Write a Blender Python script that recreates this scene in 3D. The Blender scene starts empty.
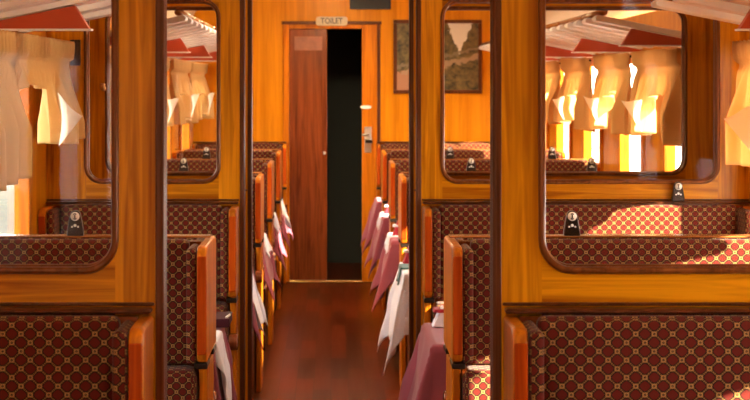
import bpy, math, random
from mathutils import Vector
random.seed(7)
PI = math.pi
C = bpy.context.scene.collection
scene = bpy.context.scene

# ------------------------------------------------------------------ layout (metres; camera at y=0 looking +y)
XL, XR = -1.10, 1.62            # inner faces of side walls
AX = 0.3525                     # aisle end of the benches
Y_P1, Y_A, Y_P2, Y_P3, Y_B, Y_C, Y_D, Y_END = 3.60, 5.31, 6.87, 7.50, 9.15, 10.80, 12.45, 14.10
ZSEAT = 1.113
CAMZ = 1.56

# ------------------------------------------------------------------ mesh builder
class MB:
    def __init__(s): s.v = []; s.f = []; s.sm = []
    def add(s, vs, fs, smooth=False):
        n = len(s.v); s.v += [tuple(p) for p in vs]
        for f in fs: s.f.append([i + n for i in f]); s.sm.append(smooth)
        return s
    def box(s, x0, x1, y0, y1, z0, z1):
        if x0 > x1: x0, x1 = x1, x0
        if y0 > y1: y0, y1 = y1, y0
        vs = [(x0,y0,z0),(x1,y0,z0),(x1,y1,z0),(x0,y1,z0),(x0,y0,z1),(x1,y0,z1),(x1,y1,z1),(x0,y1,z1)]
        return s.add(vs, [(0,3,2,1),(4,5,6,7),(0,1,5,4),(1,2,6,5),(2,3,7,6),(3,0,4,7)])
    def prism(s, pts, axis, a, b):
        """polygon pts extruded along axis ('x': pts=(y,z); 'y': (x,z); 'z': (x,y))"""
        n = len(pts)
        def P(p, t):
            return {'x': (t, p[0], p[1]), 'y': (p[0], t, p[1]), 'z': (p[0], p[1], t)}[axis]
        vs = [P(p, a) for p in pts] + [P(p, b) for p in pts]
        fs = [list(range(n)), list(range(2*n-1, n-1, -1))]
        for i in range(n):
            j = (i+1) % n
            fs.append([i, i+n, j+n, j])
        return s.add(vs, fs)
    def tube(s, path, r, closed=False, n=8, squash=1.0):
        path = [Vector(p) for p in path]; m = len(path); vs = []
        for i, p in enumerate(path):
            a = path[(i-1) % m] if (closed or i > 0) else p
            b = path[(i+1) % m] if (closed or i < m-1) else p
            t = (b-a).normalized()
            up = Vector((0,1,0)) if abs(t.y) < .9 else Vector((0,0,1))
            u = t.cross(up).normalized(); w = u.cross(t).normalized()
            for k in range(n):
                an = 2*PI*k/n
                vs.append(p + u*math.cos(an)*r + w*math.sin(an)*r*squash)
        fs = []
        for i in range(m if closed else m-1):
            for k in range(n):
                i2 = (i+1) % m; k2 = (k+1) % n
                fs.append([i*n+k, i*n+k2, i2*n+k2, i2*n+k])
        if not closed:
            fs.append(list(range(n-1,-1,-1))); fs.append([(m-1)*n+k for k in range(n)])
        return s.add(vs, fs, True)
    def grid(s, fn, nu, nv):
        vs = [fn(i/nu, j/nv) for j in range(nv+1) for i in range(nu+1)]
        fs = [[j*(nu+1)+i, j*(nu+1)+i+1, (j+1)*(nu+1)+i+1, (j+1)*(nu+1)+i] for j in range(nv) for i in range(nu)]
        return s.add(vs, fs, True)
    def build(s, name, mat, parent=None, bevel=0, seg=2, solid=0, subsurf=0, recalc=True):
        me = bpy.data.meshes.new(name)
        me.from_pydata(s.v, [], s.f); me.update()
        import bmesh
        if recalc:
            bm = bmesh.new(); bm.from_mesh(me); bmesh.ops.recalc_face_normals(bm, faces=bm.faces); bm.to_mesh(me); bm.free()
        for p, k in zip(me.polygons, s.sm): p.use_smooth = k
        uv = me.uv_layers.new(name='UVMap')
        for p in me.polygons:
            n = p.normal; ax = max(range(3), key=lambda i: abs(n[i]))
            for li in p.loop_indices:
                c = me.vertices[me.loops[li].vertex_index].co
                uv.data[li].uv = (c.y, c.z) if ax == 0 else ((c.x, c.z) if ax == 1 else (c.x, c.y))
        me.materials.append(mat)
        o = bpy.data.objects.new(name, me); C.objects.link(o)
        if parent: o.parent = parent
        if solid:
            m = o.modifiers.new('solid', 'SOLIDIFY'); m.thickness = solid; m.offset = 0
        if bevel:
            m = o.modifiers.new('bevel', 'BEVEL'); m.width = bevel; m.segments = seg; m.limit_method = 'ANGLE'; m.angle_limit = math.radians(40)
            for p in me.polygons: p.use_smooth = True
            m.harden_normals = True
        if subsurf:
            m = o.modifiers.new('sub', 'SUBSURF'); m.levels = subsurf; m.render_levels = subsurf
        return o

def thing(name, label, cat, loc=(0,0,0), group=None):
    o = bpy.data.objects.new(name, None); C.objects.link(o); o.location = loc
    o.empty_display_size = .1
    o['label'] = label; o['category'] = cat
    if group: o['group'] = group
    return o
def tag(o, label, cat, group=None):
    o['label'] = label; o['category'] = cat
    if group: o['group'] = group
    return o
def struct(o, label=None):
    o['kind'] = 'structure'
    if label: o['label'] = label
    return o
def dup(root, loc, label, sx=None):
    r = root.copy(); C.objects.link(r); r.location = loc; r['label'] = label
    for ch in list(root.children):
        c = ch.copy(); C.objects.link(c); c.parent = r
        for g in list(ch.children):
            d = g.copy(); C.objects.link(d); d.parent = c
    return r

# ------------------------------------------------------------------ materials
def new_mat(name):
    m = bpy.data.materials.new(name); m.use_nodes = True
    nt = m.node_tree; b = nt.nodes['Principled BSDF']
    return m, nt, b
def plain(name, col, rough=.5, metal=0, spec=.5, coat=0, noise=0, nscale=30):
    m, nt, b = new_mat(name)
    b.inputs['Base Color'].default_value = (*col, 1); b.inputs['Roughness'].default_value = rough
    b.inputs['Metallic'].default_value = metal; b.inputs['Specular IOR Level'].default_value = spec
    b.inputs['Coat Weight'].default_value = coat
    if noise:
        tc = nt.nodes.new('ShaderNodeTexCoord'); n = nt.nodes.new('ShaderNodeTexNoise'); n.inputs['Scale'].default_value = nscale
        r = nt.nodes.new('ShaderNodeValToRGB')
        r.color_ramp.elements[0].color = (*[c*(1-noise) for c in col], 1); r.color_ramp.elements[0].position = .3
        r.color_ramp.elements[1].color = (*[min(1, c*(1+noise)) for c in col], 1); r.color_ramp.elements[1].position = .7
        nt.links.new(tc.outputs['Object'], n.inputs['Vector']); nt.links.new(n.outputs['Fac'], r.inputs['Fac'])
        nt.links.new(r.outputs['Color'], b.inputs['Base Color'])
    return m
def wood(name, c0, c1, axis='z', rough=.34, coat=.12, scale=1.0, streak=.5):
    m, nt, b = new_mat(name)
    L = nt.links.new
    tc = nt.nodes.new('ShaderNodeTexCoord'); oi = nt.nodes.new('ShaderNodeObjectInfo')
    ofs = nt.nodes.new('ShaderNodeVectorMath'); ofs.operation = 'MULTIPLY_ADD'
    cb = nt.nodes.new('ShaderNodeCombineXYZ')
    for k, mul in zip('XYZ', (3.1, 5.7, 2.3)):
        mm = nt.nodes.new('ShaderNodeMath'); mm.operation = 'MULTIPLY'; mm.inputs[1].default_value = mul
        L(oi.outputs['Random'], mm.inputs[0]); L(mm.outputs[0], cb.inputs[k])
    add = nt.nodes.new('ShaderNodeVectorMath'); add.operation = 'ADD'
    L(tc.outputs['Object'], add.inputs[0]); L(cb.outputs[0], add.inputs[1])
    mp = nt.nodes.new('ShaderNodeMapping')
    sc = {'x': (1.6, 38, 38), 'y': (38, 1.6, 38), 'z': (38, 38, 1.6)}[axis]
    mp.inputs['Scale'].default_value = tuple(k*scale for k in sc)
    L(add.outputs[0], mp.inputs['Vector'])
    n1 = nt.nodes.new('ShaderNodeTexNoise'); n1.inputs['Scale'].default_value = 1.3; n1.inputs['Detail'].default_value = 5; n1.inputs['Distortion'].default_value = 1.2
    L(mp.outputs[0], n1.inputs['Vector'])
    mp2 = nt.nodes.new('ShaderNodeMapping')
    mp2.inputs['Scale'].default_value = tuple(k*scale*.16 for k in sc)
    L(add.outputs[0], mp2.inputs['Vector'])
    n2 = nt.nodes.new('ShaderNodeTexNoise'); n2.inputs['Scale'].default_value = 1.0; n2.inputs['Detail'].default_value = 3; n2.inputs['Distortion'].default_value = 2
    L(mp2.outputs[0], n2.inputs['Vector'])
    mx = nt.nodes.new('ShaderNodeMix'); mx.data_type = 'FLOAT'; mx.inputs[0].default_value = streak
    L(n1.outputs['Fac'], mx.inputs[2]); L(n2.outputs['Fac'], mx.inputs[3])
    r = nt.nodes.new('ShaderNodeValToRGB')
    r.color_ramp.elements[0].position = .36; r.color_ramp.elements[0].color = (*c0, 1)
    r.color_ramp.elements[1].position = .60; r.color_ramp.elements[1].color = (*c1, 1)
    L(mx.outputs[0], r.inputs['Fac']); L(r.outputs['Color'], b.inputs['Base Color'])
    b.inputs['Specular IOR Level'].default_value = .35; b.inputs['Specular Tint'].default_value = (1, .62, .28, 1); b.inputs['Roughness'].default_value = rough; b.inputs['Coat Weight'].default_value = coat; b.inputs['Coat Roughness'].default_value = .2
    bp = nt.nodes.new('ShaderNodeBump'); bp.inputs['Strength'].default_value = .08; bp.inputs['Distance'].default_value = .002
    L(n1.outputs['Fac'], bp.inputs['Height']); L(bp.outputs['Normal'], b.inputs['Normal'])
    return m
def fabric(name):
    m, nt, b = new_mat(name); L = nt.links.new
    def M(op, a, c=None):
        n = nt.nodes.new('ShaderNodeMath'); n.operation = op
        for i, q in enumerate((a, c)):
            if q is None: continue
            if isinstance(q, (int, float)): n.inputs[i].default_value = q
            else: L(q, n.inputs[i])
        return n.outputs[0]
    tc = nt.nodes.new('ShaderNodeTexCoord'); sp = nt.nodes.new('ShaderNodeSeparateXYZ')
    L(tc.outputs['UV'], sp.inputs[0])
    p = .0365
    u = M('MULTIPLY', sp.outputs['X'], 1/p); v = M('MULTIPLY', sp.outputs['Y'], 1.06/p)
    a = M('ADD', u, v); c = M('SUBTRACT', u, v)
    da = M('PINGPONG', a, .5); db = M('PINGPONG', c, .5)
    line = M('MULTIPLY', M('LESS_THAN', M('MINIMUM', da, db), .058), M('GREATER_THAN', M('PINGPONG', M('MULTIPLY', M('MAXIMUM', da, db), 6.0), .5), .17))
    r2 = M('SQRT', M('ADD', M('MULTIPLY', da, da), M('MULTIPLY', db, db)))
    ring = M('MULTIPLY', M('LESS_THAN', r2, .205), M('GREATER_THAN', r2, .10))
    eye = M('LESS_THAN', r2, .03)
    inner = M('LESS_THAN', r2, .205)
    ea = M('SUBTRACT', .5, da); eb = M('SUBTRACT', .5, db)
    mxn = M('MAXIMUM', ea, eb); rr = M('SQRT', M('ADD', M('MULTIPLY', ea, ea), M('MULTIPLY', eb, eb)))
    blob = M('LESS_THAN', M('ADD', M('MULTIPLY', mxn, .5), M('MULTIPLY', rr, .5)), .36)
    line_only = M('MULTIPLY', line, M('SUBTRACT', 1.0, inner))
    gold = M('MAXIMUM', line_only, M('MAXIMUM', ring, eye))
    def mix(f, c1, c2):
        n = nt.nodes.new('ShaderNodeMix'); n.data_type = 'RGBA'; L(f, n.inputs[0])
        for i, q in ((6, c1), (7, c2)):
            if isinstance(q, tuple): n.inputs[i].default_value = (*q, 1)
            else: L(q, n.inputs[i])
        return n.outputs[2]
    base = mix(blob, FAB_GROUND, FAB_RED)
    col = mix(M('MAXIMUM', ring, eye), mix(line_only, base, FAB_LINE), FAB_GOLD)
    L(col, b.inputs['Base Color'])
    b.inputs['Roughness'].default_value = .85; b.inputs['Specular IOR Level'].default_value = .15
    b.inputs['Sheen Weight'].default_value = .08
    nz = nt.nodes.new('ShaderNodeTexNoise'); nz.inputs['Scale'].default_value = 400
    L(tc.outputs['UV'], nz.inputs['Vector'])
    bp = nt.nodes.new('ShaderNodeBump'); bp.inputs['Strength'].default_value = .25; bp.inputs['Distance'].default_value = .002
    L(nz.outputs['Fac'], bp.inputs['Height']); L(bp.outputs['Normal'], b.inputs['Normal'])
    return m
def cloth_mat(name, col, trans=.0, rough=.8, sheen=.2, tcol=None):
    m, nt, b = new_mat(name); L = nt.links.new
    b.inputs['Base Color'].default_value = (*col, 1); b.inputs['Roughness'].default_value = rough
    b.inputs['Sheen Weight'].default_value = sheen; b.inputs['Specular IOR Level'].default_value = .2
    tc = nt.nodes.new('ShaderNodeTexCoord')
    w = nt.nodes.new('ShaderNodeTexNoise'); w.inputs['Scale'].default_value = 220; L(tc.outputs['Object'], w.inputs['Vector'])
    bp = nt.nodes.new('ShaderNodeBump'); bp.inputs['Strength'].default_value = .15; bp.inputs['Distance'].default_value = .002
    L(w.outputs['Fac'], bp.inputs['Height']); L(bp.outputs['Normal'], b.inputs['Normal'])
    if trans:
        t = nt.nodes.new('ShaderNodeBsdfTranslucent'); t.inputs['Color'].default_value = (*(tcol or [min(1, k*1.1) for k in col]), 1)
        mx = nt.nodes.new('ShaderNodeMixShader'); mx.inputs[0].default_value = trans
        L(b.outputs[0], mx.inputs[1]); L(t.outputs[0], mx.inputs[2])
        L(mx.outputs[0], nt.nodes['Material Output'].inputs['Surface'])
    return m
def glass_mat(name, gloss=.8):
    m, nt, b = new_mat(name); L = nt.links.new
    nt.nodes.remove(b)
    tr = nt.nodes.new('ShaderNodeBsdfTransparent'); tr.inputs[0].default_value = (.97, .96, .94, 1)
    gl = nt.nodes.new('ShaderNodeBsdfGlossy'); gl.inputs['Roughness'].default_value = .02
    fr = nt.nodes.new('ShaderNodeFresnel'); fr.inputs['IOR'].default_value = 1.45
    mm = nt.nodes.new('ShaderNodeMath'); mm.operation = 'MULTIPLY'; mm.inputs[1].default_value = gloss
    mx = nt.nodes.new('ShaderNodeMixShader')
    L(fr.outputs[0], mm.inputs[0]); L(mm.outputs[0], mx.inputs[0]); L(tr.outputs[0], mx.inputs[1]); L(gl.outputs[0], mx.inputs[2])
    L(mx.outputs[0], nt.nodes['Material Output'].inputs['Surface'])
    return m

FAB_GROUND = (.020, .008, .005); FAB_RED = (.115, .0105, .006); FAB_GOLD = (.36, .195, .06); FAB_LINE = (.27, .14, .042)
OR0, OR1 = (.27, .068, .001), (.72, .285, .004)
W_v = wood('orange_varnished_wood_upright', OR0, OR1, 'z')
W_h = wood('orange_varnished_wood_rail', OR0, OR1, 'x')
W_wall = wood('yellow_wood_wall', (.50, .155, .001), (.72, .265, .004), 'z', rough=.4, streak=.7)
W_end = wood('seat_end_wood', (.30, .065, .003), (.66, .20, .008), 'z', rough=.28)
W_cap = wood('red_orange_seat_edge_wood', (.26, .028, .003), (.50, .075, .005), 'z', rough=.25)
W_red = wood('red_mahogany', (.10, .018, .005), (.24, .05, .012), 'z', rough=.25, coat=.5)
W_dark = wood('dark_moulding_wood', (.045, .011, .005), (.115, .030, .012), 'z', rough=.34, coat=.2)
W_mould = wood('brown_window_moulding', (.085, .022, .006), (.22, .065, .016), 'z', rough=.3, coat=.3)
W_base = wood('dark_seat_base_wood', (.05, .012, .004), (.12, .03, .009), 'y', rough=.4)
W_rail = wood('seat_cap_wood', (.20, .06, .015), (.42, .15, .04), 'x', rough=.25, coat=.5)
M_fab = fabric('lattice_moquette')
M_mauve = cloth_mat('mauve_tablecloth', (.31, .065, .095), .12)
M_white = cloth_mat('white_table_linen', (.90, .88, .97), .15)
M_teal = cloth_mat('teal_linen', (.04, .12, .13))
M_redn = cloth_mat('red_napkin_linen', (.42, .03, .05))
M_maroon = plain('maroon_card', (.055, .006, .012), .7, spec=.2)
M_curt = cloth_mat('tan_curtain', (.80, .50, .18), .42, tcol=(.72, .50, .27))
M_lining = cloth_mat('cream_lining', (.88, .84, .76), .6)
M_rack = plain('pale_painted_slats', (.90, .90, .94), .4)
M_rackr = plain('red_painted_bracket', (.52, .075, .025), .45)
M_metal = plain('dark_bronze', (.03, .018, .012), .35, .6)
M_brass = plain('brass', (.65, .42, .15), .3, 1)
M_chrome = plain('worn_nickel', (.6, .55, .48), .3, 1)
M_disc = plain('white_enamel', (.85, .82, .75), .3)
M_ink = plain('black_enamel', (.012, .010, .010), .4)
M_cream = plain('cream_paint', (.72, .58, .40), .5, noise=.06, nscale=4)
M_glass = glass_mat('partition_glass', .18)
M_wglass = glass_mat('window_glass', .25)
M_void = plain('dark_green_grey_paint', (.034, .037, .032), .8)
M_ground = plain('pale_gravel', (.80, .82, .86), .9, noise=.06, nscale=6)
M_grass = plain('grey_green_bank', (.014, .017, .011), .9, noise=.6, nscale=1.5)

def floor_mat():
    m, nt, b = new_mat('red_brown_floor'); L = nt.links.new
    tc = nt.nodes.new('ShaderNodeTexCoord')
    mp = nt.nodes.new('ShaderNodeMapping'); mp.inputs['Scale'].default_value = (1, 1, 1); mp.inputs['Rotation'].default_value = (0, 0, PI/2)
    L(tc.outputs['Object'], mp.inputs['Vector'])
    br = nt.nodes.new('ShaderNodeTexBrick'); br.inputs['Scale'].default_value = 1; br.inputs['Brick Width'].default_value = .7; br.inputs['Row Height'].default_value = .09
    br.inputs['Mortar Size'].default_value = .0015; br.inputs['Color1'].default_value = (.040, .006, .001, 1); br.inputs['Color2'].default_value = (.105, .015, .002, 1); br.inputs['Mortar'].default_value = (.03, .007, .003, 1)
    L(mp.outputs[0], br.inputs['Vector'])
    n = nt.nodes.new('ShaderNodeTexNoise'); n.inputs['Scale'].default_value = 3; n.inputs['Detail'].default_value = 6
    mp2 = nt.nodes.new('ShaderNodeMapping'); mp2.inputs['Scale'].default_value = (10, .5, 1); L(tc.outputs['Object'], mp2.inputs['Vector']); L(mp2.outputs[0], n.inputs['Vector'])
    mx = nt.nodes.new('ShaderNodeMix'); mx.data_type = 'RGBA'; mx.blend_type = 'OVERLAY'; mx.inputs[0].default_value = .6
    L(br.outputs['Color'], mx.inputs[6]); L(n.outputs['Color'], mx.inputs[7])
    hs = nt.nodes.new('ShaderNodeHueSaturation'); hs.inputs['Saturation'].default_value = 1.0; L(mx.outputs[2], hs.inputs['Color'])
    L(br.outputs['Color'], b.inputs['Base Color'])
    r = nt.nodes.new('ShaderNodeMapRange'); r.inputs['To Min'].default_value = .26; r.inputs['To Max'].default_value = .34
    L(n.outputs['Fac'], r.inputs['Value']); L(r.outputs[0], b.inputs['Roughness'])
    b.inputs['Specular IOR Level'].default_value = .04; b.inputs['Specular Tint'].default_value = (1, .42, .18, 1)
    return m
M_floor = floor_mat()

# ------------------------------------------------------------------ setting
Y0 = -2.6
struct(MB().box(XL-.1, XR+.1, Y0-.1, Y_END+1.6, -.08, 0).build('floor', M_floor), 'polished red brown aisle floor')
WZ0, WZ1 = .90, 1.72
LWIN = [(-1.75, .42), (-.3, .48), (1.0, .48), (4.42, .40), (6.05, .40), (8.32, .40), (9.97, .40), (11.62, .40), (13.2, .40)]
RWIN = [(3.12, .31), (4.62, .48), (6.19, .48), (8.22, .38), (9.55, .38), (10.98, .38), (12.35, .38), (13.55, .30)]
def side_wall(name, xin, xout, wins):
    b = MB()
    b.box(xin, xout, Y0, Y_END, 0, WZ0); b.box(xin, xout, Y0, Y_END, WZ1, 1.93)
    y = Y0
    for c, h in wins:
        b.box(xin, xout, y, c-h, WZ0, WZ1); y = c+h
    b.box(xin, xout, y, Y_END, WZ0, WZ1)
    return struct(b.build(name, W_wall))
side_wall('wall_left', XL, XL-.04, LWIN)
side_wall('wall_right', XR, XR+.04, RWIN)
n = 0
for side, xin, wins in ((-1, XL, LWIN), (1, XR, RWIN)):
    for c, h in wins:
        n += 1
        xo = xin + side*.04
        f = MB()
        w = .045; d = xin - side*.018
        f.box(d, xo, c-h-.02, c-h+w, WZ0-.02, WZ1+.02); f.box(d, xo, c+h-w, c+h+.02, WZ0-.02, WZ1+.02)
        f.box(d, xo, c-h+w, c+h-w, WZ0-.02, WZ0+w); f.box(d, xo, c-h+w, c+h-w, WZ1-w, WZ1+.02)
        wn = struct(f.build('window_%d' % n, W_end, bevel=.006))
        p = MB().box(xin+side*.020, xin+side*.024, c-h+w, c+h-w, WZ0+w, WZ1-w).build('window_pane', M_wglass, wn)
# ceiling: shallow arch
def arch(off):
    pts = []
    for i in range(25):
        t = i/24; x = (XL-.1) + t*(XR-XL+.2)
        pts.append((x, 1.93 + .65*math.sin(PI*t)**.55 + off))
    return pts
struct(MB().prism(arch(0) + arch(.06)[::-1], 'y', Y0, Y_END).build('ceiling', M_cream))
struct(MB().box(XL, XR, Y0-.1, Y0, 0, 2.62).build('wall_near', W_wall))
# end wall with toilet door
DX0, DX1, DZ = -.335, .355, 2.005
b = MB()
b.box(XL, DX0-.05, Y_END, Y_END+.06, 0, 2.62); b.box(DX1+.03, XR, Y_END, Y_END+.06, 0, 2.62); b.box(DX0-.05, DX1+.03, Y_END, Y_END+.06, DZ+.045, 2.62)
struct(b.build('wall_far', W_wall), 'varnished yellow wood end wall')
# dark compartment beyond the door
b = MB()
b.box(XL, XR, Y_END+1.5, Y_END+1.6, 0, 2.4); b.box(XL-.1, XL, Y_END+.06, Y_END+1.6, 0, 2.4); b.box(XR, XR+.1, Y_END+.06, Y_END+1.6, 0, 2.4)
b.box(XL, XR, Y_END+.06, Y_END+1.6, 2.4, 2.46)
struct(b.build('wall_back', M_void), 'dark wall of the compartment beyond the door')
b = MB()
b.box(DX0-.05, DX0, Y_END-.02, Y_END+.06, 0, DZ+.045); b.box(DX1-.115, DX1+.03, Y_END-.02, Y_END+.06, 0, DZ+.045); b.box(DX0, DX1-.115, Y_END-.02, Y_END+.06, DZ, DZ+.045)
struct(b.build('trim_1', W_end, bevel=.006), 'orange wood door surround')
b = MB(); b.box(DX1+.005, DX1+.03, Y_END-.035, Y_END-.02, 0, DZ+.045); b.box(DX0-.06, DX1+.04, Y_END-.04, Y_END-.02, DZ+.035, DZ+.06)
struct(b.build('trim_2', W_dark, bevel=.004), 'dark bead around the door surround')
# sliding leaf
d = struct(MB().box(DX0+.001, -.035, Y_END+.004, Y_END+.04, .012, DZ-.002).build('door_1', W_red, bevel=.004), 'red brown sliding toilet door, half open')
MB().box(-.295, -.075, Y_END-.002, Y_END+.004, 1.835, 1.945).build('notice_plate', plain('faded_paper', (.30, .10, .045), .6, noise=.2, nscale=25), d)
MB().tube([(-.055, Y_END-.02, 1.02), (-.055, Y_END+.006, 1.02)], .012, n=12).build('door_knob', M_chrome, d)
struct(MB().box(DX0, DX1-.115, Y_END-.03, Y_END+.06, 0, .012).build('trim_3', M_brass, bevel=.003), 'brass door threshold')
t = thing('door_lock', 'worn metal lock plate with handle on the right door post', 'lock', (.287, Y_END-.02, 1.13))
MB().box(-.028, .028, -.008, 0, -.105, .10).build('lock_plate', M_chrome, t, bevel=.004)
MB().tube([(0, -.008, .04), (0, -.045, .04), (-.045, -.05, .035)], .010).build('lever_handle', M_chrome, t)
MB().box(-.02, .035, -.03, -.008, -.03, -.005).build('latch_box', M_metal, t, bevel=.003)
o = MB().prism([(.025+.035*0,0)] and [(.27+.045*math.cos(a)*1.0, 1.385+.014*math.sin(a)) for a in [k*PI/8 for k in range(16)]], 'y', Y_END-.026, Y_END-.02).build('door_sign', M_disc)
tag(o, 'small oval white sign on the right door post above the lock', 'sign')

# TOILET sign
def rounded(x0, x1, z0, z1, r, n=6):
    pts = []
    for cx, cz, a0 in ((x1-r, z1-r, 0), (x0+r, z1-r, PI/2), (x0+r, z0+r, PI), (x1-r, z0+r, 1.5*PI)):
        for k in range(n+1):
            a = a0 + k*PI/2/n
            pts.append((cx + r*math.cos(a), cz + r*math.sin(a)))
    return pts
sg = thing('toilet_sign', 'white rounded sign reading TOILET above the dark doorway', 'sign', (0, Y_END, 2.065))
MB().prism(rounded(-.125, .125, -.036, .036, .022), 'y', -.054, -.040).build('sign_plate', plain('aged_cream_enamel', (.55, .40, .22), .4), sg, bevel=.003)
MB().box(-.05, .05, -.040, 0, -.02, .02).build('sign_bracket', M_metal, sg)
cu = bpy.data.curves.new('toilet_lettering', 'FONT'); cu.body = 'TOILET'; cu.size = .062; cu.align_x = 'CENTER'; cu.align_y = 'CENTER'; cu.extrude = .001; cu.offset = .0009
to = bpy.data.objects.new('sign_lettering', cu); C.objects.link(to); to.parent = sg; to.location = (0, -.055, 0); to.rotation_euler = (PI/2, 0, 0); to.scale = (.86, 1, 1)
cu.materials.append(M_ink)
bpy.context.view_layer.update()
lm = bpy.data.meshes.new_from_object(to.evaluated_get(bpy.context.evaluated_depsgraph_get()))
lo_ = bpy.data.objects.new('sign_lettering', lm); C.objects.link(lo_); lo_.parent = sg; lo_.location = to.location; lo_.rotation_euler = to.rotation_euler; lo_.scale = to.scale
bpy.data.objects.remove(to); lo_.name = 'sign_lettering'

# display panel high on the end wall
t = thing('notice_board', 'black framed panel with a small gold emblem above the doorway', 'panel', (.306, Y_END, 2.30))
MB().box(-.163, .163, -.035, 0, -.14, .14).build('panel_frame', M_ink, t, bevel=.004)
MB().box(-.145, .145, -.038, -.035, -.122, .122).build('panel_face', M_void, t)
MB().tube([(0, -.043, .0), (0, -.038, .0)], .016, n=10).build('emblem', M_brass, t)
MB().prism([(-.012, -.03), (.012, -.03), (.004, .0), (-.004, .0)], 'y', -.043, -.038).build('emblem_stem', M_brass, t)

# landscape picture
def picture_mat():
    m, nt, b = new_mat('woodland_lane_print'); L = nt.links.new
    tc = nt.nodes.new('ShaderNodeTexCoord'); sp = nt.nodes.new('ShaderNodeSeparateXYZ'); L(tc.outputs['Generated'], sp.inputs[0])
    n = nt.nodes.new('ShaderNodeTexNoise'); n.inputs['Scale'].default_value = 11; n.inputs['Detail'].default_value = 8; n.inputs['Roughness'].default_value = .65; L(tc.outputs['Generated'], n.inputs['Vector'])
    def M(op, a, c=None, d=None):
        q = nt.nodes.new('ShaderNodeMath'); q.operation = op
        for i, s_ in enumerate((a, c, d)):
            if s_ is None: continue
            if isinstance(s_, (int, float)): q.inputs[i].default_value = s_
            else: L(s_, q.inputs[i])
        return q.outputs[0]
    nz = M('SUBTRACT', n.outputs['Fac'], .5)
    def mix(f, c1, c2):
        q = nt.nodes.new('ShaderNodeMix'); q.data_type = 'RGBA'; L(f, q.inputs[0])
        for i, s_ in ((6, c1), (7, c2)):
            if isinstance(s_, tuple): q.inputs[i].default_value = (*s_, 1)
            else: L(s_, q.inputs[i])
        return q.outputs[2]
    X, Z = sp.outputs['X'], sp.outputs['Z']
    r = nt.nodes.new('ShaderNodeValToRGB'); r.color_ramp.elements[0].position = .35; r.color_ramp.elements[0].color = (.012, .012, .006, 1)
    r.color_ramp.elements[1].position = .68; r.color_ramp.elements[1].color = (.22, .16, .05, 1); L(n.outputs['Fac'], r.inputs['Fac'])
    # sky wedge
    dx = M('ABSOLUTE', M('SUBTRACT', X, .77)); sky = M('LESS_THAN', M('ADD', dx, M('MULTIPLY', nz, .25)), M('MULTIPLY', M('SUBTRACT', Z, .56), .36))
    c1 = mix(sky, r.outputs['Color'], (.75, .70, .62))
    # lane and rails
    ln = M('ADD', Z, M('ADD', M('MULTIPLY', X, -.28), M('MULTIPLY', nz, .22)))
    lane = M('MULTIPLY', M('LESS_THAN', M('ABSOLUTE', M('SUBTRACT', ln, .22)), .045), M('GREATER_THAN', X, .05))
    c2 = mix(lane, c1, (.36, .24, .15))
    lane2 = M('LESS_THAN', M('ABSOLUTE', M('SUBTRACT', ln, .34)), .02)
    c3 = mix(lane2, c2, (.20, .15, .09))
    low = M('MULTIPLY', M('LESS_THAN', M('ADD', X, M('MULTIPLY', nz, .3)), .24), M('LESS_THAN', M('ADD', Z, M('MULTIPLY', nz, .4)), .27))
    c4 = mix(low, c3, (.40, .19, .10))
    L(c4, b.inputs['Base Color']); b.inputs['Roughness'].default_value = .35
    return m
t = thing('framed_picture', 'framed woodland landscape picture on the yellow end wall right of the doorway', 'picture', (.84, Y_END, 1.785))
W2, H2 = .35, .292
b = MB(); b.box(-W2, W2, -.03, 0, H2-.028, H2); b.box(-W2, W2, -.03, 0, -H2, -H2+.028); b.box(-W2, -W2+.028, -.03, 0, -H2+.028, H2-.028); b.box(W2-.028, W2, -.03, 0, -H2+.028, H2-.028)
b.build('picture_frame', W_dark, t, bevel=.004)
MB().box(-W2+.028, W2-.028, -.018, -.004, -H2+.028, H2-.028).build('picture_print', picture_mat(), t)

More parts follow.
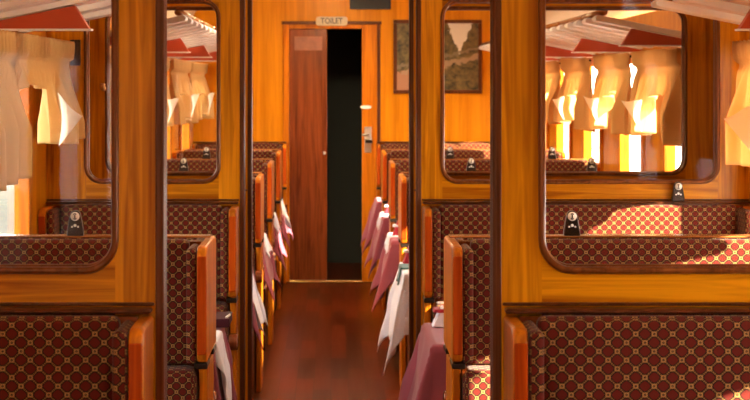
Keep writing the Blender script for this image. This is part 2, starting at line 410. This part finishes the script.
# ------------------------------------------------------------------ glazed partitions
OZ0, OZ1, OR_ = 1.185, 1.885, .062
def arc_pts(cx, cz, r, a0, a1, n=8):
    return [(cx + r*math.cos(a0+(a1-a0)*k/n), cz + r*math.sin(a0+(a1-a0)*k/n)) for k in range(n+1)]
def partition(sgn, yf, label, thick=.045, post=True, zbot=0.0):
    """sgn +1: right of the aisle. local x runs outward from the aisle (mirrored by coordinates)"""
    xo0 = .432
    xo1 = 1.497 if sgn > 0 else .945
    xw = (XR if sgn > 0 else -XL) - .002
    t = thing('glazed_partition', label, 'partition', (0, yf, 0), 'glazed wooden partitions across the carriage')
    S = lambda pts: [(sgn*x, z) for x, z in pts]
    zt = 1.97
    MB().prism(S([(.350, zbot), (xo0, zbot), (xo0, zt), (.350, zt)]), 'y', 0, thick).build('aisle_post', W_v, t)
    MB().prism(S([(xo1, zbot), (xw, zbot), (xw, zt), (xo1, zt)]), 'y', 0, thick).build('wall_post', W_v, t)
    r = OR_
    low = [(xo0, ZSEAT-.008), (xo1, ZSEAT-.008)] + arc_pts(xo1-r, OZ0+r, r, 0, -PI/2) + arc_pts(xo0+r, OZ0+r, r, -PI/2, -PI)
    MB().prism(S(low), 'y', 0.001, thick-.001).build('lower_rail', W_h, t)
    up = [(xo1, zt), (xo0, zt)] + arc_pts(xo0+r, OZ1-r, r, PI, PI/2) + arc_pts(xo1-r, OZ1-r, r, PI/2, 0)
    MB().prism(S(up), 'y', 0.001, thick-.001).build('upper_rail', W_h, t)
    MB().prism(S([(xo0, zbot), (xo1, zbot), (xo1, ZSEAT-.01), (xo0, ZSEAT-.01)]), 'y', .008, thick-.008).build('lower_panel', W_red, t)
    MB().prism(S([(.352, ZSEAT+.000), (xw, ZSEAT+.000), (xw, ZSEAT+.007), (.352, ZSEAT+.007)]), 'y', -.004, thick+.004).build('dado_bead', W_dark, t, bevel=.003)
    loop = rounded(xo0, xo1, OZ0, OZ1, r, 8)
    m = MB()
    for yy in (-.002, thick+.002):
        m.tube([(sgn*x, yy, z) for x, z in loop], .0075, closed=True, n=8)
    inner = rounded(xo0+.004, xo1-.004, OZ0+.004, OZ1-.004, r-.004, 8)
    m.tube([(sgn*x, thick/2, z) for x, z in inner], .006, closed=True, n=8, squash=1.5)
    m.build('window_moulding', W_mould, t)
    MB().prism(S(rounded(xo0+.006, xo1-.006, OZ0+.006, OZ1-.006, r-.006, 8)), 'y', thick/2-.0025, thick/2+.0025).build('glass_pane', M_glass, t)
    e = MB()
    e.prism(S([(.337, zbot), (.350, zbot), (.350, zt), (.337, zt)]), 'y', -.004, thick+.004)
    for k in range(3):
        yy = .002 + k*(thick-.004)/2
        e.tube([(sgn*.338, yy, zbot), (sgn*.338, yy, zt)], .007, n=8)
    e.build('edge_moulding', W_dark, t, bevel=.002)
    return t
P1L = partition(-1, Y_P1, 'nearest glazed partition left of the aisle with tan curtains behind its glass', .05)
P1R = partition(1, Y_P1, 'nearest glazed partition right of the aisle, sunlit red seat below it', .05)
P2L = partition(-1, Y_P2, 'second glazed partition left of the aisle, seen through the nearest one', .05)
P2R = partition(1, Y_P2, 'second glazed partition right of the aisle with the framed picture behind its glass', .05)
P3L = partition(-1, Y_P3, 'third glazed partition left of the aisle, close behind the second', .05)
P3R = partition(1, Y_P3, 'third glazed partition right of the aisle, close behind the second', .05)
MB().box(-1.005, -.965, -.014, 0, 1.635, 1.735).build('switch_plate', M_metal, P2L, bevel=.003)
MB().tube([(-.955, 0, 1.545), (-.955, -.05, 1.545), (-.955, -.055, 1.565)], .011).build('coat_hook', M_brass, P3L)

# ------------------------------------------------------------------ bench seats
def rbox(x0, x1, y0, y1, z0, z1): return MB().box(x0, x1, y0, y1, z0, z1)
def badge(parent, x, y, z):
    pts = [(-.025, 0), (.025, 0), (.0235, .018), (.019, .045), (.0155, .060)] + arc_pts(0, .060, .0155, 0, PI, 8)[1:] + [(-.019, .045), (-.0235, .018)]
    m = MB().prism([(x+px, z+pz) for px, pz in pts], 'y', y-.011, y+.011)
    bo = m.build('seat_badge', M_metal, parent, bevel=.003)
    d = MB().tube([(x, y-.0135, z+.058), (x, y-.010, z+.058)], .0135, n=16)
    d.build('badge_disc', M_disc, bo)
    k = MB()
    k.tube([(x+.006*math.cos(a), y-.0145, z+.058+.008*math.sin(a)) for a in [PI*.25+i*PI*.5/4 for i in range(5)]], .0016, n=6)
    k.tube([(x+.006*math.cos(a), y-.0145, z+.058+.008*math.sin(a)) for a in [PI*1.25+i*PI*.5/4 for i in range(5)]], .0016, n=6)
    k.tube([(x, y-.0145, z+.053), (x, y-.0145, z+.063)], .0018, n=6)
    k.build('badge_mark', M_ink, bo)
    e = MB()
    for dx, dz, r in ((-.009, .027, .0032), (.009, .027, .0032), (0, .031, .0048)):
        e.tube([(x+dx, y-.0125, z+dz), (x+dx, y-.0105, z+dz)], r, n=8)
    e.build('badge_crest', M_disc, bo)
def bench(sgn, double, label, y, badges=True, depth=.42):
    W = (XR if sgn > 0 else -XL) - AX - .004
    t = thing('bench_seat', label, 'seat', (sgn*AX, y, 0), 'upholstered benches right of the aisle' if sgn > 0 else 'upholstered benches left of the aisle')
    s = sgn
    yb0, yb1 = (-.03, .03) if double else (-.03, -.002)
    rbox(s*.03, s*(W-.03), yb0, yb1, .30, ZSEAT-.018).build('back_panel', W_red, t)
    we = .045 if double else 0
    rbox(s*.002, s*(W-.002), -.032 if double else -.042, we*.7, ZSEAT-.007 if double else ZSEAT-.011, ZSEAT-.001).build('head_rail', W_rail if double else W_dark, t, bevel=.005)
    faces = (-1, 1) if double else (-1,)
    for q in faces:
        y0 = q*.03
        def pad(name, za, zb, ya, yb, xa, xb, bev):
            o = MB().box(s*xa, s*xb, q*ya, q*yb, za, zb).build(name, M_fab, t, bevel=bev, seg=4)
            return o
        pad('backrest', .735, ZSEAT-(.008 if double else .012), .031, .078, .062, W-.062, .016)
        pad('lumbar_cushion', .475, .733, .031, .165, .034, W-.034, .03)
        pad('seat_cushion', .365, .474, .031, depth, .034, W-.034, .03)
        for xa, xb in ((.031, .061), (W-.061, W-.031)):
            pad('wing_pad', .755, ZSEAT-.022, .032, .207, xa, xb, .016)
    yf = -.205; yk = .205 if double else -.002
    prof = [(yf+.012, .76), (yk-.012 if double else yk, .76), (yk, .78) , (yk, ZSEAT-.03)] if double else [(yf+.012, .76), (yk, .76), (yk, ZSEAT-.018)]
    if double:
        prof = [(yf+.012, .76), (yk-.012, .76), (yk, .775)] + arc_pts(yk-.03, ZSEAT-.048, .03, 0, PI/2, 5) + arc_pts(yf+.03, ZSEAT-.048, .03, PI/2, PI, 5) + [(yf, .775)]
    else:
        prof = [(yf+.012, .76), (yk, .76), (yk, ZSEAT-.018)] + arc_pts(yf+.03, ZSEAT-.048, .03, PI/2, PI, 5) + [(yf, .775)]
    lowp = [(yf+.075, 0), (yk-.075 if double else yk, 0), (yk-.075 if double else yk, .741), (yf+.075, .741)]
    for xa, xb in ((0, .03), (W-.03, W)):
        e = MB().prism(prof, 'x', s*xa, s*xb).build('end_panel', W_end, t, bevel=.008, seg=3)
        for q in faces:
            MB().box(s*(xa+.002), s*(xb-.002), q*.2045, q*.212, .785, ZSEAT-.045).build('front_cap', W_cap, t, bevel=.003)
        MB().prism(lowp, 'x', s*(xa+.003), s*(xb-.001)).build('end_post', W_end, t, bevel=.006)
        for q in faces:
            MB().box(s*(xa-.001), s*(xb+.008), q*.09, q*.198, .742, .760).build('arm_joint', M_metal, t, bevel=.004)
    for q in faces:
        # scrolled arm end below the joint on the aisle side
        b = MB(); b.prism([(q*.155 + .0, .60)] and [(q*.150+.03*math.cos(a), .590+.032*math.sin(a)) for a in [k*PI/6 for k in range(12)]], 'x', s*-.004, s*.032)
        b.build('arm_scroll', W_red, t, bevel=.006)
    yy = depth-.04
    rbox(s*.035, s*(W-.035), -yy, yy if double else -.002, .0, .364).build('seat_base', W_base, t)
    if badges:
        for bx in ([.367, .985] if s > 0 else [.404]):
            badge(t, s*bx, -.02, ZSEAT-.001)
    return t
R1 = bench(1, False, 'red lattice bench seat right of the aisle below the nearest glazed partition', Y_P1-.005, badges=False, depth=.45)
L1 = bench(-1, False, 'dark lattice bench seat left of the aisle below the nearest glazed partition', Y_P1-.005, badges=False, depth=.45)
RA = bench(1, True, 'double sided bench right of the aisle, first behind the nearest partition', Y_A)
LA = bench(-1, True, 'double sided bench left of the aisle, first behind the nearest partition', Y_A)
R2 = bench(1, False, 'red bench seat right of the aisle against the second glazed partition', Y_P2-.005)
L2 = bench(-1, False, 'dark bench seat left of the aisle against the second glazed partition', Y_P2-.005)
RB = dup(RA, (AX, Y_B, 0), 'double sided bench right of the aisle, first beyond the paired partitions')
LB = dup(LA, (-AX, Y_B, 0), 'double sided bench left of the aisle, first beyond the paired partitions')
RC = dup(RA, (AX, Y_C, 0), 'double sided bench right of the aisle, second beyond the paired partitions')
LC = dup(LA, (-AX, Y_C, 0), 'double sided bench left of the aisle, second beyond the paired partitions')
RD = dup(RA, (AX, Y_D, 0), 'double sided bench right of the aisle, last before the end wall bench')
LD = dup(LA, (-AX, Y_D, 0), 'double sided bench left of the aisle, last before the end wall bench')
RE = dup(R2, (AX, Y_END-.005, 0), 'bench right of the aisle against the yellow end wall under the picture')
LE = dup(L2, (-AX, Y_END-.005, 0), 'bench left of the aisle against the yellow end wall')

# ------------------------------------------------------------------ tables and linen
TZ = .705; TH = .27; TXR = .335; TXL = .385
def table(sgn, y, label):
    xw = (XR if sgn > 0 else -XL) - .025
    TX = TXR if sgn > 0 else TXL
    t = thing('dining_table', label, 'table', (0, y, 0), 'dining tables along the carriage windows')
    MB().prism([(sgn*(TX+.05), -TH), (sgn*xw, -TH), (sgn*xw, TH), (sgn*(TX+.05), TH), (sgn*(TX+.015), TH-.02), (sgn*TX, TH-.06), (sgn*TX, -TH+.06), (sgn*(TX+.015), -TH+.02)], 'z', TZ-.028, TZ).build('table_top', W_base, t, bevel=.004)
    MB().box(sgn*(TX+.35), sgn*(TX+.40), -.03, .03, 0, TZ-.029).build('table_leg', W_base, t, bevel=.004)
    MB().box(sgn*(TX+.28), sgn*(TX+.47), -.045, .045, 0, .03).build('table_foot', W_base, t, bevel=.006)
    return t
def drape(sgn, y, z, hy, xe, depth_in, oe, os_, name, mat, label, cat, group, seed=0, flare=.16, solid=.004, skew=0):
    """cloth over the aisle end of a table. hy half width covered, oe aisle overhang, os_ side overhang"""
    rnd = random.Random(seed)
    ph = [rnd.uniform(0, 6.28) for _ in range(6)]
    s_in = depth_in; tot_s = s_in + oe; tot_t = 2*(hy+os_)
    def fn(u, v):
        s = -s_in + u*tot_s            # >0 past aisle edge
        t_ = -(hy+os_) + v*tot_t
        s += skew*t_*(1 if s > 0 else 0)
        ds = max(0., s); dt = max(0., abs(t_)-hy); sg = 1 if t_ > 0 else -1
        r = math.hypot(ds, dt)
        bx = min(s, 0); by = max(-hy, min(hy, t_))
        if r == 0:
            return (sgn*(xe - bx), by, z)
        ang = math.atan2(dt, ds)
        corner = math.sin(2*ang)
        f = flare*r*(.75 + .75*corner**2) + .003
        ripple = .007*min(1, r/.12)*(math.sin(by*16 + ph[0]) + .6*math.sin((s+t_)*23+ph[1]))
        if dt > 0 and ds > 0:
            ripple += .010*min(1, r/.15)*math.sin(ang*6 + ph[2])*corner
        ox = math.cos(ang)*f + ripple*math.cos(ang)
        oy = math.sin(ang)*f + ripple*math.sin(ang)
        # never push back inside the table edge
        ox = max(ox, .004) if ds > 0 else 0
        drop = r*.985 if r > .02 else r*.6
        return (sgn*(xe - bx - ox), by + sg*max(oy, .004 if dt > 0 else 0), z - drop)
    m = MB().grid(fn, 90 if depth_in > .5 else 44, 64)
    o = m.build(name, mat, None, solid=solid, recalc=True)
    o.location = (0, y, 0)
    tag(o, label, cat, group)
    return o
Yg = {'r1': 4.42, 'r2': 6.08, 'r3': 8.26, 'r4': 9.98, 'r5': 11.63, 'r6': 13.2}
where = {1: 'behind the nearest partition', 2: 'before the second partition', 3: 'just beyond the paired partitions', 4: 'second beyond the paired partitions', 5: 'third beyond the paired partitions', 6: 'by the end wall'}
for k in range(1, 7):
    y = Yg['r%d' % k]
    for sgn, sd in ((1, 'right'), (-1, 'left')):
        table(sgn, y, 'dining table %s of the aisle %s' % (sd, where[k]))
TC = 'tablecloths hanging into the aisle'
xwR, xwL = XR-.03-TXR, -XL-.03-TXL
for k in range(1, 7):
    y = Yg['r%d' % k]
    white = (k == 3)
    for sgn, sd, dep in ((1, 'right', xwR), (-1, 'left', xwL)):
        w = (sgn > 0 and k == 3)
        drape(sgn, y, TZ+.004, TH, TXR if sgn > 0 else TXL, dep, (.36 if w else .31) if sgn > 0 else .27, (.27 if w else .23) if sgn > 0 else .20, 'tablecloth', M_white if w else M_mauve,
              ('white tablecloth' if w else 'mauve tablecloth') + ' on the table %s of the aisle %s' % (sd, where[k]), 'tablecloth', TC, seed=k*3+sgn, flare=.19 if w else (.24 if sgn > 0 else (.10 if k == 2 else .22)))
NK = 'white linen overcloths'
for sgn, k, hy, oe, os_, cy, lab in (
    (-1, 2, .12, .25, .08, -.10, 'white overcloth hanging off the left table before the second partition'),
    (-1, 3, .11, .26, .12, -.12, 'white overcloth hanging off the left table just beyond the paired partitions'),
    (-1, 4, .08, .10, .08, .05, 'white overcloth on the left table second beyond the paired partitions'),
    (-1, 5, .08, .10, .08, .05, 'white overcloth on the left table third beyond the paired partitions'),
    (-1, 6, .10, .20, .10, 0, 'white overcloth on the left table by the end wall'),
    (1, 4, .10, .06, .08, .05, 'white overcloth on the right table second beyond the paired partitions'),
    (1, 5, .10, .06, .08, .05, 'white overcloth on the right table third beyond the paired partitions')):
    drape(sgn, Yg['r%d' % k]+cy, TZ+.012, hy, (TXR if sgn > 0 else TXL)-.008, .22, oe, os_, 'overcloth', M_white, lab, 'overcloth', NK, seed=50+k*2+sgn, flare=.18 if k == 2 else .27)
drape(1, Yg['r3']+.02, TZ+.012, .09, TXR-.008, .5, .08, .01, 'table_runner', M_teal, 'teal runner folded over the white tablecloth right of the aisle', 'runner', None, seed=77, flare=.25)

def napkin(sgn, x, y, mat, label, h=.085):
    mat2 = M_white if mat is not M_white else M_redn
    t = thing('folded_napkin', label, 'napkin', (sgn*x, y, TZ+.008), 'standing folded napkins')
    MB().prism([(-.045, 0), (.045, 0), (.012, h), (-.012, h)], 'y', -.035, .035).build('napkin_fold', mat, t, bevel=.006)
    MB().prism([(-.040, .052), (.040, .052), (.036, .064), (-.036, .064)], 'y', -.038, .038).build('napkin_band', mat2, t, bevel=.002)
napkin(1, .40, Yg['r2']+.16, M_white, 'standing white napkin on the right table before the second partition', h=.07)
napkin(1, .385, Yg['r3']+.2, M_redn, 'standing red napkin with white band on the white tablecloth')
napkin(1, .385, Yg['r4'], M_redn, 'standing red napkin with white band on second right table beyond the partitions')
napkin(1, .385, Yg['r5'], M_redn, 'standing red napkin with white band on third right table beyond the partitions')
t = thing('menu_folder', 'thick maroon menu folder with a white pencil on the left table before the second partition', 'menu', (-.41, Yg['r2']+.17, TZ+.016), None)
MB().box(-.12, .060, -.10, .10, 0, .030).build('menu_cover', M_maroon, t, bevel=.002)
MB().tube([(.05, -.09, .034), (.058, -.02, .034)], .004).build('pencil', M_disc, t)

# ------------------------------------------------------------------ luggage racks
RK = 'slatted luggage racks above the windows'
def rack(sgn, ya, yb, label):
    xw = (XR if sgn > 0 else -XL) - .001
    xt = xw - .47                 # tip over the seats
    z0, z1 = 1.745, 1.838
    t = thing('luggage_rack', label, 'rack', (0, (ya+yb)/2, 0), RK)
    ya, yb = ya-(ya+yb)/2, yb-(ya+yb)/2
    L = yb-ya
    zz = lambda x: z0 + (z1-z0)*(xw-x)/(xw-xt)
    nsl = max(3, round(L/.30)); m = MB()
    for i in range(nsl):
        y = ya + .09 + (L-.18)*i/(nsl-1)
        w = .055
        p = [(xw, zz(xw)), (xw, zz(xw)+.026), (xt+.01, zz(xt)+.026), (xt-.004, zz(xt)+.014), (xt, zz(xt))]
        m.prism([(sgn*a, b_) for a, b_ in p], 'y', y-w, y+w)
    m.build('rack_slats', M_rack, t, bevel=.004)
    f = MB(); f.tube([(sgn*(xt+.03), ya, zz(xt)+.036), (sgn*(xt+.03), yb, zz(xt)+.036)], .015, n=10)
    f.build('front_rail', W_rail, t)
    xb = xw - .36
    for yy in (ya+.06,):
        p = [(xw, z0-.012), (xb, z0-.012), (xb+.045, zz(xb+.045)-.003), (xw, zz(xw)-.003)]
        MB().prism([(sgn*a, b_) for a, b_ in p], 'y', yy-.02, yy+.02).build('rack_bracket', M_rackr, t, bevel=.002)
        MB().prism([(sgn*xw, z0-.018), (sgn*(xb-.006), z0-.018), (sgn*(xb-.006), z0-.012), (sgn*xw, z0-.012)], 'y', yy-.024, yy+.024).build('bracket_edge', M_rack, t)
    return t
bays = [(3.75, 5.25, 'in the bay behind the nearest partition'), (5.42, 6.40, 'in the bay before the second partition'), (7.66, 9.08, 'just beyond the paired partitions'),
        (9.20, 10.72, 'second bay beyond the paired partitions'), (10.86, 12.36, 'third bay beyond the paired partitions'), (12.52, 13.9, 'in the last bay by the end wall')]
for ya, yb, wl in bays:
    rack(1, ya, yb, 'slatted pale luggage rack on the right wall ' + wl)
    rack(-1, ya, yb, 'slatted pale luggage rack on the left wall ' + wl)

# ------------------------------------------------------------------ curtains
CG = 'tan window curtains'
def curtain(sgn, y0, y1, label, prof, seed, fold=None, ztop=1.718, xoff=.105):
    """prof: list of (u, hem z) joined by straight lines; fold: three (u, z) corners of the turned-back pale lining"""
    xw = (XR if sgn > 0 else -XL)
    rnd = random.Random(seed); p = [rnd.uniform(0, 6.28) for _ in range(6)]
    L = y1-y0; x0 = xw-xoff; yc = (y0+y1)/2
    t = thing('window_curtain', label, 'curtain', (sgn*x0, yc, 0), CG)
    nf = max(4, round(L/.15)); k2 = rnd.uniform(.8, 1.2)
    def hem_at(u):
        for (ua, za), (ub, zb) in zip(prof, prof[1:]):
            if ua <= u <= ub: return za + (zb-za)*(u-ua)/(ub-ua)
        return prof[-1][1]
    def dep(u, drop):
        """fold depth towards the room at u, drop metres under the rod"""
        fine = math.sin(u*nf*5*PI + p[1] + .6*math.sin(u*7+p[0]))
        big = math.sin(u*nf*1.6*PI*k2 + p[3] + drop*1.2) + .5*math.sin(u*nf*2.9*PI + p[4])
        if drop < .11:
            g = 1 - .75*math.exp(-((drop-.085)/.02)**2)
            return .016*fine*g + (.012 if drop < .07 else 0)
        k = min(1, (drop-.11)/.18)
        return .012*fine*(1-.6*k) + k*(.042*big + .012) + .008*min(1, drop/.45)
    def fn(u, v):
        z = ztop - (ztop-hem_at(u))*v
        drop = ztop-z
        yb = (-L/2 + u*L)*(1 - .05*math.exp(-((drop-.09)/.05)**2) + .03*min(1, drop/.4))
        return (-sgn*dep(u, drop), yb, z + (.006*math.sin(u*nf*5*PI+p[1]) if v < .04 else 0))
    MB().grid(fn, nf*20, 34).build('drape', M_curt, t, solid=.003)
    if fold:
        (ua, za), (ub, zb), (uc, zc) = fold
        def fl(i, j):
            # triangle as a collapsed grid
            u = (ua*(1-i) + ub*i)*(1-j) + uc*j
            z = (za*(1-i) + zb*i)*(1-j) + zc*j
            return (-sgn*(.076 + .010*i*(1-j) + .012*math.sin(PI*j)*(1-i)), (-L/2+u*L)*1.02, z + .006*math.sin(i*5+p[2])*(1-j))
        MB().grid(fl, 14, 14).build('lining_fold', M_lining, t, solid=.003)
    MB().tube([(0, -L/2-.01, ztop-.014), (0, L/2+.01, ztop-.014)], .006, n=8).build('curtain_rod', M_metal, t)
    return t
curtain(-1, 5.12, 6.76, 'tan swagged curtain on the left wall behind the nearest glass', [(0, 1.26), (.24, 1.275), (.25, 1.49), (.38, 1.57), (.61, 1.545), (.625, 1.36), (.8, 1.345), (1, 1.37)], 3, fold=((.535, 1.53), (.84, 1.44), (.55, 1.355)))
def swag(sgn, c, h, label, seed, y0=None, y1=None):
    r_ = random.Random(seed)
    y0 = c-h if y0 is None else y0; y1 = c+h if y1 is None else y1
    a = r_.uniform(-.02, .02)
    return curtain(sgn, y0, y1, label, [(0, 1.30+a), (.20, 1.31), (.215, 1.47), (.36, 1.53), (.60, 1.49), (.66, 1.34), (.80, 1.315), (1, 1.31-a)], seed,
                   fold=((.50, 1.485), (.95, 1.49+a), (.505, 1.345)))
nth = ['first', 'second', 'third', 'fourth', 'last']
far = [q for q in LWIN if q[0] > 7]
for k, (c, h) in enumerate(far):
    swag(-1, c, .68, '%s tan swagged curtain on the left wall beyond the paired partitions' % nth[k], 20+k)
far = [q for q in RWIN if q[0] > 7]
for k, (c, h) in enumerate(far):
    swag(1, c, .575, '%s tan swagged curtain on the right wall beyond the paired partitions' % nth[k], 41+k, y1=min(c+.575, Y_END-.05))
FULL = [(0, 1.265), (.5, 1.275), (1, 1.262)]
curtain(1, 5.50, 6.70, 'tan curtain at the right edge, beside the second partition', FULL, 83, fold=((.50, 1.49), (.86, 1.44), (.52, 1.32)), xoff=.085)
curtain(-1, 3.84, 5.0, 'tan curtain on the left wall behind the nearest partition', FULL, 89)
curtain(1, 4.02, 5.20, 'tan curtain on the right wall behind the nearest partition', FULL, 85)
curtain(1, 2.66, 3.52, 'tan curtain on the right wall before the nearest partition', [(0, 1.31), (1, 1.305)], 86)

# ------------------------------------------------------------------ outside
struct(MB().box(XR+.3, 40, -25, 45, -1.1, -1.0).build('ground', M_ground), 'pale gravel beside the carriage')
b = MB()
b.grid(lambda u, v: (-1.6 - 14*u, -20+60*v, -.9 + 2.6*u**.8 + .25*math.sin(v*40+u*9)*u), 24, 60)
struct(b.build('terrain', M_grass), 'grassy bank outside the left windows')

# ------------------------------------------------------------------ light
w = bpy.data.worlds.new('world'); scene.world = w; w.use_nodes = True
bg = w.node_tree.nodes['Background']; bg.inputs['Color'].default_value = (1.0, .98, .95, 1); bg.inputs['Strength'].default_value = 9.5
sl = bpy.data.lights.new('sun', 'SUN'); sl.energy = 42; sl.angle = math.radians(1.0); sl.color = (1, .89, .70)
so = bpy.data.objects.new('sun', sl); C.objects.link(so)
so.rotation_euler = Vector((-1, .6, -.5)).to_track_quat('-Z', 'Y').to_euler()

# warm fill lamps with fixtures, added out of view to brighten the interior
LG = 'added opal fill lamps'
def fill_lamp(y, label, e):
    t = thing('fill_lamp', label, 'lamp', (.0, y, 2.46), LG)
    MB().tube([(0, 0, .12), (0, 0, .02)], .09, n=20).build('fill_lamp_base', M_brass, t)
    m = MB(); m.grid(lambda u, v: (.12*math.sin(v*PI/2)*math.cos(u*2*PI), .12*math.sin(v*PI/2)*math.sin(u*2*PI), .02-.08*math.cos(v*PI/2)), 20, 8)
    g = new_mat('fill_lamp_glass'); g[2].inputs['Emission Color'].default_value = (1, .78, .45, 1); g[2].inputs['Emission Strength'].default_value = 3; g[2].inputs['Base Color'].default_value = (.9, .85, .75, 1)
    m.build('fill_lamp_globe', g[0], t)
    l = bpy.data.lights.new('fill_light', 'AREA'); l.shape = 'DISK'; l.size = .3; l.energy = e; l.color = (1, .80, .50)
    lo = bpy.data.objects.new('fill_light', l); C.objects.link(lo); lo.parent = t; lo.location = (0, 0, -.07)
for y, nm, e in ((-.8, 'added fill lamp behind the viewer', 22), (2.0, 'added fill lamp over the near aisle', 12), (5.2, 'added fill lamp over the first benches', 9), (9.2, 'added fill lamp beyond the paired partitions', 36), (12.6, 'added fill lamp near the end wall', 44)):
    fill_lamp(y, nm, e)

# ------------------------------------------------------------------ camera
cd = bpy.data.cameras.new('camera'); cam = bpy.data.objects.new('camera', cd); C.objects.link(cam)
cam.location = (.0085, 0, CAMZ); cam.rotation_euler = (PI/2, 0, 0)
cd.sensor_width = 36; cd.lens = 1778/750*36
cd.shift_x = (375-332.7)/750; cd.shift_y = -(200-85)/750
cd.clip_start = .05; cd.clip_end = 200
cd.dof.use_dof = True; cd.dof.focus_distance = 5.2; cd.dof.aperture_fstop = 11
scene.camera = cam
vs = scene.view_settings; vs.view_transform = 'Standard'; vs.look = 'None'; vs.gamma = 1; vs.use_curve_mapping = False; vs.exposure = .38
scene.cycles.use_denoising = True
scene.cycles.max_bounces = 10; scene.cycles.transparent_max_bounces = 24
scene.cycles.sample_clamp_indirect = 8
